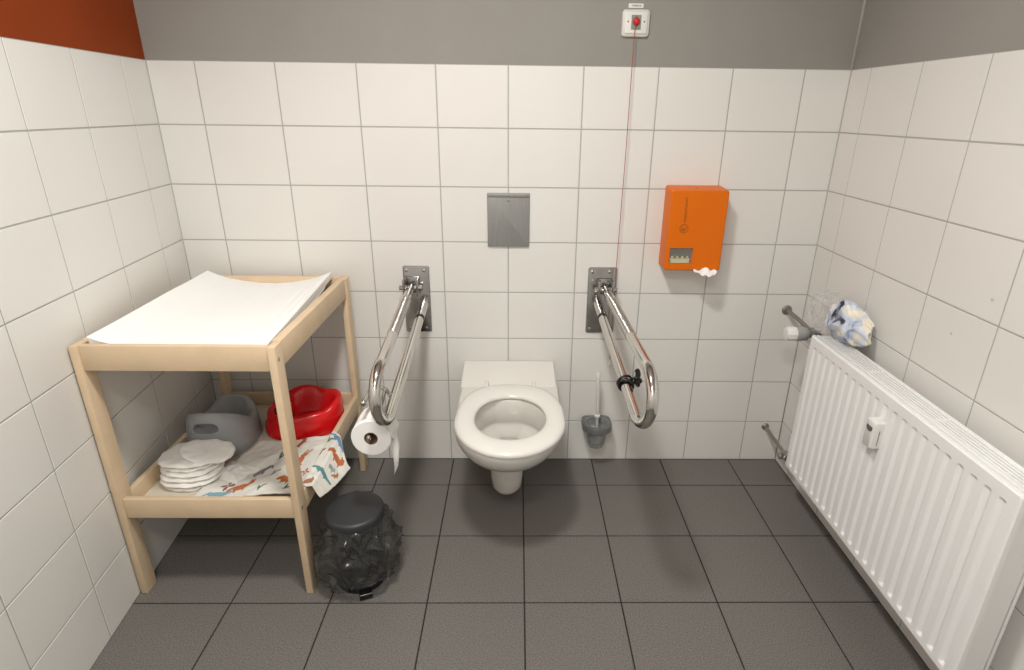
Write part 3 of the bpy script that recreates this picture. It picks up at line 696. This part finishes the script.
# ------------------------------------------------------------------ potties
def potty(name, label, m, loc, rz, sc=1.0, hs=.100, hf=.045, hb=.062, zc=.120, hw=.036, hh=.022, hl=0.0):
    N = 72
    def outl(a, bf, bb, z, k=0.0):
        out = []
        for i in range(N):
            th = 2 * PI * i / N; c, s = math.cos(th), math.sin(th); p = 2.3
            out.append([(a - k) * math.copysign(abs(c) ** (2 / p), c), ((bf if s > 0 else bb) - k) * math.copysign(abs(s) ** (2 / p), s), z])
        return out
    def H(i):   # rim height: splash guard in front (+y), backrest with handle behind (-y), low sides
        s = math.sin(2 * PI * i / N)
        return hs + (hf * sm(.45, 1, s) if s > 0 else hb * abs(s) ** .75) + hl * max(0, -math.cos(2 * PI * i / N)) ** 6
    rings = []
    for f, a, bf, bb in ((0, .108, .130, .140), (.04, .112, .134, .145), (.3, .113, .136, .147), (.6, .110, .135, .143), (.85, .106, .134, .135), (.95, .102, .131, .128)):
        r = outl(a, bf, bb, 0)
        for i, p in enumerate(r): p[2] = f * H(i)
        rings.append(r)
    for k, (a, bf, bb, dz) in enumerate(((.096, .127, .119, 0), (.088, .120, .105, .001), (.080, .112, .082, -.004))):
        r = outl(a, bf, bb, 0)
        for i, p in enumerate(r): p[2] = H(i) + dz - (.012 * k * (math.sin(2 * PI * i / N) < 0) * abs(math.sin(2 * PI * i / N)))
        rings.append(r)
    for a, bf, bb, z, b in ((.072, .098, .068, .085, .25), (.066, .085, .062, .055, 0), (.055, .068, .05, .030, 0), (.03, .04, .03, .022, 0)):
        r = outl(a, bf, bb, 0)
        for i, p in enumerate(r): p[2] = z + b * (H(i) - .118)
        rings.append(r)
    bm = NB(); loft(bm, rings); bmesh.ops.recalc_face_normals(bm, faces=bm.faces[:])
    me = bpy.data.meshes.new('a'); bm.to_mesh(me); bm.free(); a = bpy.data.objects.new('a', me); C.objects.link(a)
    # hand hole through the backrest
    cb = NB(); pr = []
    for i in range(24):
        th = 2 * PI * i / 24; c, s = math.cos(th), math.sin(th)
        pr.append((hw * math.copysign(abs(c) ** .7, c), zc + (hh if s > 0 else hh * .45) * math.copysign(abs(s) ** .8, s)))
    loft(cb, [[(x, -.20, z) for x, z in pr], [(x, -.098, z) for x, z in pr]]); bmesh.ops.recalc_face_normals(cb, faces=cb.faces[:])
    m2 = bpy.data.meshes.new('b'); cb.to_mesh(m2); cb.free(); cut = bpy.data.objects.new('b', m2); C.objects.link(cut)
    md = a.modifiers.new('cut', 'BOOLEAN'); md.operation = 'DIFFERENCE'; md.object = cut; md.solver = 'EXACT'
    dg = bpy.context.evaluated_depsgraph_get(); me2 = bpy.data.meshes.new_from_object(a.evaluated_get(dg))
    bpy.data.objects.remove(a); bpy.data.objects.remove(cut)
    me2.materials.clear(); me2.materials.append(M[m]); me2.name = name
    me2.polygons.foreach_set('use_smooth', [True] * len(me2.polygons)); me2.set_sharp_from_angle(angle=math.radians(38))
    o = bpy.data.objects.new(name, me2); C.objects.link(o); o.location = loc; o.rotation_euler = (0, 0, rz); o.scale = (sc,) * 3
    return tag(o, label, 'potty')
POT = []
gp = potty('potty', 'grey plastic potty with handle hole standing on the table shelf', 'grey_plastic', (-.775, -.345, .3045), math.radians(3), .98, hs=.092, hf=.040, hb=.088, hw=.042, hh=.026, zc=.122)
rp = potty('potty', 'red plastic potty beside the grey one on the table shelf', 'red_plastic', (-.520, -.232, .3045), math.radians(-72), 1.02, hs=.090, hf=.024, hb=.0, zc=.045, hw=.055, hh=.036, hl=.034)
bm = NB(); quad(bm, [(-.02, 0, -.010), (.02, 0, -.010), (.02, 0, .010), (-.02, 0, .010)])
st = obj('sticker', bm, 'paper', gp); st.location = (.030, -.1500, .045)
bm = NB()
for k in range(3): box(bm, -.012, .012, -.0006, 0, -.006 + .004 * k, -.0045 + .004 * k)
sp = obj('printed_lines', bm, 'ink', st); sp.location = (0, -.0002, 0)
# ------------------------------------------------------------------ nappies
def nappy_mesh(seed):
    bm = NB(); N = 64; rings = []
    for f, z in ((.86, 0), (.96, .002), (1.0, .0065), (.97, .011), (.85, .0138), (.55, .015), (.2, .015)):
        r = []
        for i in range(N):
            a = 2 * PI * i / N; c, s = math.cos(a), math.sin(a)
            rr = 1 + .03 * math.sin(3 * a + seed) + .007 * math.sin(11 * a + seed * 2) + .006 * math.sin(19 * a + seed)
            r.append((.092 * rr * f * math.copysign(abs(c) ** .85, c), .080 * rr * f * math.copysign(abs(s) ** .85, s), z + (.0022 * math.sin(9 * a + f * 8 + seed) if f < 1 and z > 0 else 0)))
        rings.append(r)
    loft(bm, rings); return bm
random.seed(8)
heights = ['bottom nappy of the folded white stack on the shelf', 'second nappy from the bottom of the folded white stack', 'third nappy from the bottom of the folded white stack', 'third nappy from the top of the folded white stack',
           'second nappy from the top of the folded white stack', 'topmost nappy of the folded white stack on the shelf']
zt = .3045
for k, lab in enumerate(heights):
    o = obj('folded_nappy', nappy_mesh(k * 1.7), 'diaper', smooth=True, angle=60)
    o.location = (-.774 + random.uniform(-.004, .004), -.585 + random.uniform(-.006, .006) + .004 * k, zt); o.rotation_euler = (0, 0, random.uniform(-.25, .25))
    tag(o, lab, 'nappy', 'folded nappies stacked on the shelf'); zt += .0155
# a nappy lying on edge behind the stack and a loose flat one
o = obj('folded_nappy', nappy_mesh(31), 'diaper', smooth=True, angle=60); o.location = (-.722, -.566, .392); o.rotation_euler = (math.radians(6), math.radians(13), .3); o.scale = (.86, .78, 1.0)
tag(o, 'loose white nappy lying askew across the back right of the stack top', 'nappy')
b = NB(); bmesh.ops.create_grid(b, x_segments=40, y_segments=40, size=1)
for v in b.verts:
    x, y = v.co.x, v.co.y; e = max(abs(x), abs(y))
    v.co = Vector((x * .066, y * .056, .002 + .020 * (1 - e ** 2.5) * (1 + .3 * noise.noise(Vector((x * 3, y * 3, 0)))) + .002 * noise.noise(Vector((x * 9, y * 9, 2)))))
bmesh.ops.solidify(b, geom=b.faces[:], thickness=.001)
o = obj('nappy_packet', b, 'diaper', smooth=True, angle=60); o.location = (-.655, -.560, .3055); o.rotation_euler = (0, 0, -.35)
tag(o, 'thin white wrapped pad lying between nappy stack and printed cloth', 'pad')
# ------------------------------------------------------------------ printed muslin cloth over the shelf edge
ORA, GRY, GRN, TEA, BLU, BRN = (.74, .42, .26), (.52, .52, .53), (.34, .44, .36), (.36, .56, .56), (.42, .54, .68), (.55, .40, .32)
SHP = {  # small animal shapes as unions of ellipses (dx, dy, rx, ry, angle)
 'fox': [(0, 0, .020, .009, 0), (.020, .008, .008, .007, 0), (.017, .016, .003, .005, .3), (.024, .016, .003, .005, -.3), (-.024, .004, .013, .005, .5), (-.010, -.009, .003, .006, 0), (.010, -.009, .003, .006, 0)],
 'rabbit': [(0, 0, .011, .015, 0), (0, .018, .009, .008, 0), (-.005, .031, .003, .010, .15), (.005, .031, .003, .010, -.15), (-.010, -.010, .005, .004, 0), (.010, -.010, .005, .004, 0)],
 'croc': [(0, 0, .022, .007, 0), (.024, .002, .010, .004, 0), (-.026, .003, .010, .003, .4), (-.010, -.007, .003, .004, 0), (.010, -.007, .003, .004, 0)],
 'elephant': [(0, 0, .018, .011, .1), (.018, .006, .009, .009, 0), (.028, -.002, .003, .010, .3), (-.010, -.010, .004, .007, 0), (.008, -.010, .004, .007, 0)],
 'leaf': [(0, 0, .009, .0025, .9), (.006, .004, .008, .0025, .2), (-.005, .005, .008, .0025, 1.7)],
 'flower': [(.006, 0, .005, .0025, 0), (-.006, 0, .005, .0025, 0), (0, .006, .0025, .005, 0), (0, -.006, .0025, .005, 0)]}
PR = [('rabbit', .56, .52, .0, ORA, 1.0), ('fox', .28, .16, .25, ORA, .9), ('fox', .60, .22, -.1, (.66, .40, .2), .8), ('elephant', .30, .42, .5, GRY, .9), ('leaf', .36, .66, .3, GRN, 1.3),
      ('fox', .40, .90, 1.2, (.62, .34, .2), .8), ('croc', .87, .36, .0, TEA, 1.1), ('fox', .86, .78, .4, ORA, 1.1), ('croc', .76, .95, .1, BLU, 1.0), ('leaf', .72, .62, 1.0, BRN, 1.1),
      ('leaf', .45, .34, .2, GRY, 1.0), ('flower', .16, .20, .2, BRN, 1.5), ('leaf', .46, .10, .5, GRN, .9), ('fox', .95, .58, 1.0, (.66, .42, .2), .5), ('croc', .16, .06, .2, (.5, .66, .72), 1.0), ('leaf', .70, .85, .4, GRN, 1.0),
      ('leaf', .66, .10, .1, GRN, 1.0), ('elephant', .88, .58, .3, (.6, .62, .62), .6), ('rabbit', .84, .10, 2.0, (.66, .45, .36), .8), ('flower', .68, .38, .2, ORA, 1.0)]
CW, CH = .42, .34
bm = NB(); nx, ny = 190, 160; cl = bm.loops.layers.color.new('print'); G = []; colr = {}
def cloth_pos(s, t):
    y = -.702 + (CH - .15 * sm(.58, 1, s)) * t - .008 * sm(.8, 1, s)
    L_ = CW * s; xs0 = -.700 + .05 * t - .02 * (1 - t)
    xr = -.352                     # outer face of the shelf rail
    run = xr - xs0
    base = .308 + .010 * noise.noise(Vector((s * 5, t * 4, 3))) + .006
    if L_ < run - .04: x = xs0 + L_; z = base + .020 * sm(.2, .6, s)
    else:
        k = L_ - (run - .04); x = xs0 + L_ if k < .055 else xr + .015 + (k - .055) * .55; z = base + .020 * sm(.2, .6, s)
        z = max(z, .364) if k > .02 else z + (.364 - z) * sm(-.0, .02, k)
        if k > .055: z = .364 - (k - .055) * (1.05 - .5 * t)
        elif k > .04: z = .366
    z += .004 * noise.noise(Vector((s * 14, t * 12, 1))) * sm(0, .1, s)
    return Vector((x, y, z))
for i in range(nx + 1):
    G.append([bm.verts.new(cloth_pos(i / nx, j / ny)) for j in range(ny + 1)])
def colour(s, t):
    x, y = s * CW, t * CH
    for kind, ps_, pt_, ang, c, sc in PR:
        dx, dy = x - ps_ * CW, (y - pt_ * CH) / 1.55
        if abs(dx) > .06 or abs(dy) > .06: continue
        ca, sa = math.cos(-ang), math.sin(-ang); sc = sc * 1.0; u, v = (dx * ca - dy * sa) / (sc * 1.22), (dx * sa + dy * ca) / (sc * 1.22)
        for ex, ey, rx, ry, an in SHP[kind]:
            a, b = u - ex, v - ey; c2, s2 = math.cos(-an), math.sin(-an); p, q = a * c2 - b * s2, a * s2 + b * c2
            if (p / rx) ** 2 + (q / ry) ** 2 < 1: return c
    return (.88, .87, .84)
for i in range(nx):
    for j in range(ny):
        f = bm.faces.new((G[i][j], G[i + 1][j], G[i + 1][j + 1], G[i][j + 1])); f.smooth = True
        c = colour((i + .5) / nx, (j + .5) / ny)
        for lp in f.loops: lp[cl] = (*c, 1)
m = mat('printed_muslin', (1, 1, 1), .85); nt = m.node_tree; at_ = nt.nodes.new('ShaderNodeVertexColor'); at_.layer_name = 'print'
nt.links.new(at_.outputs[0], nt.nodes['Principled BSDF'].inputs['Base Color']); M['muslin'] = m
o = obj('muslin_cloth', bm, 'muslin', smooth=True)
sd = o.modifiers.new('thickness', 'SOLIDIFY'); sd.thickness = .004; sd.offset = -1
tag(o, 'white muslin cloth printed with small animals hanging over the shelf edge', 'cloth')
# ------------------------------------------------------------------ pedal bin with its liner
BC = Vector((-.222, -.694, 0))
PBn = thing('pedal_bin', 'small black pedal bin with grey lid between changing table and toilet roll', 'bin', BC)
bm = NB(); lathe(bm, [(.070, .012), (.076, .014), (.080, .13), (.083, .243), (.080, .246), (.078, .13)], 56, cap=(True, True)); obj('body', bm, 'black', PBn, True, 40)
bm = NB(); lathe(bm, [(.078, 0), (.081, .002), (.081, .018), (.076, .024)], 56); obj('base_ring', bm, 'black', PBn, True, 40)
bm = NB(); lathe(bm, [(.086, .246), (.091, .247), (.0915, .252), (.0910, .266), (.088, .2715), (.080, .2735), (.045, .2755), (.01, .276)], 64); obj('lid', bm, 'bin_lid', PBn, True, 50)
bm = NB(); box(bm, -.030, .030, -.030, .030, .246, .262, .004, 2, M4=Matrix.Translation((0, .075, 0))); obj('lid_hinge', bm, 'black', PBn, True, 40)
dirv = (Vector((-.188, -.785, 0)) - BC).normalized(); ang = math.atan2(dirv.y, dirv.x) + PI / 2
Rz = Matrix.Rotation(ang, 4, 'Z')
bm = NB(); box(bm, -.020, .020, -.112, -.070, .008, .018, .003, 2, M4=Rz); box(bm, -.020, .020, -.113, -.108, .004, .022, .002, 2, M4=Rz); pd = obj('pedal', bm, 'black', PBn, True, 40)
bm = NB(); box(bm, -.019, .019, -.1135, -.1095, .0225, .0245, .0008, 1, M4=Rz); obj('pedal_trim', bm, 'chrome', pd, True, 40)
bm = NB(); N, K_ = 150, 60; rings = []
for j in range(K_ + 1):
    t = j / K_; z = .247 - .235 * t; r = []
    for i in range(N):
        a = 2 * PI * i / N; d = Vector((math.cos(a), math.sin(a), 0))
        right = math.cos(a - math.radians(10)); left = math.cos(a - math.radians(200)); fr = math.cos(a - ang + PI / 2)
        bulge = .036 * math.sin(PI * min(1, t * 1.0)) ** .7 + .012 * max(0, right) * math.sin(PI * t) + .020 * max(0, left) * sm(.2, .9, t)
        q = Vector((d.x * 2.2, d.y * 2.2, t * 2.6)); q += Vector((noise.noise(q * 1.1), noise.noise(q * 1.1 + Vector((5, 2, 1))), noise.noise(q + Vector((9, 1, 4))))) * .8
        rid = (1 - min(1, abs(noise.noise(q * .9)) * 3)) * .55 + (1 - min(1, abs(noise.noise(q * 2.2 + Vector((3, 3, 3)))) * 3)) * .26 + .08
        rr = .0855 + bulge + (.036 * (rid - .45)) * sm(0, .12, t)
        zz_ = z + .05 * max(0, fr) ** 6 * sm(.75, 1, t) + .012 * noise.noise(Vector((d.x * 3, d.y * 3, 7))) * t
        rr = max(rr, .0845); r.append((rr * d.x, rr * d.y, max(.003, zz_)))
    rings.append(r)
loft(bm, rings, cap0=False, cap1=False); bl = obj('bin_liner', bm, 'bin_bag', smooth=True); bl.location = BC
tag(bl, 'crumpled clear plastic bin liner hanging outside the black pedal bin', 'bin liner')
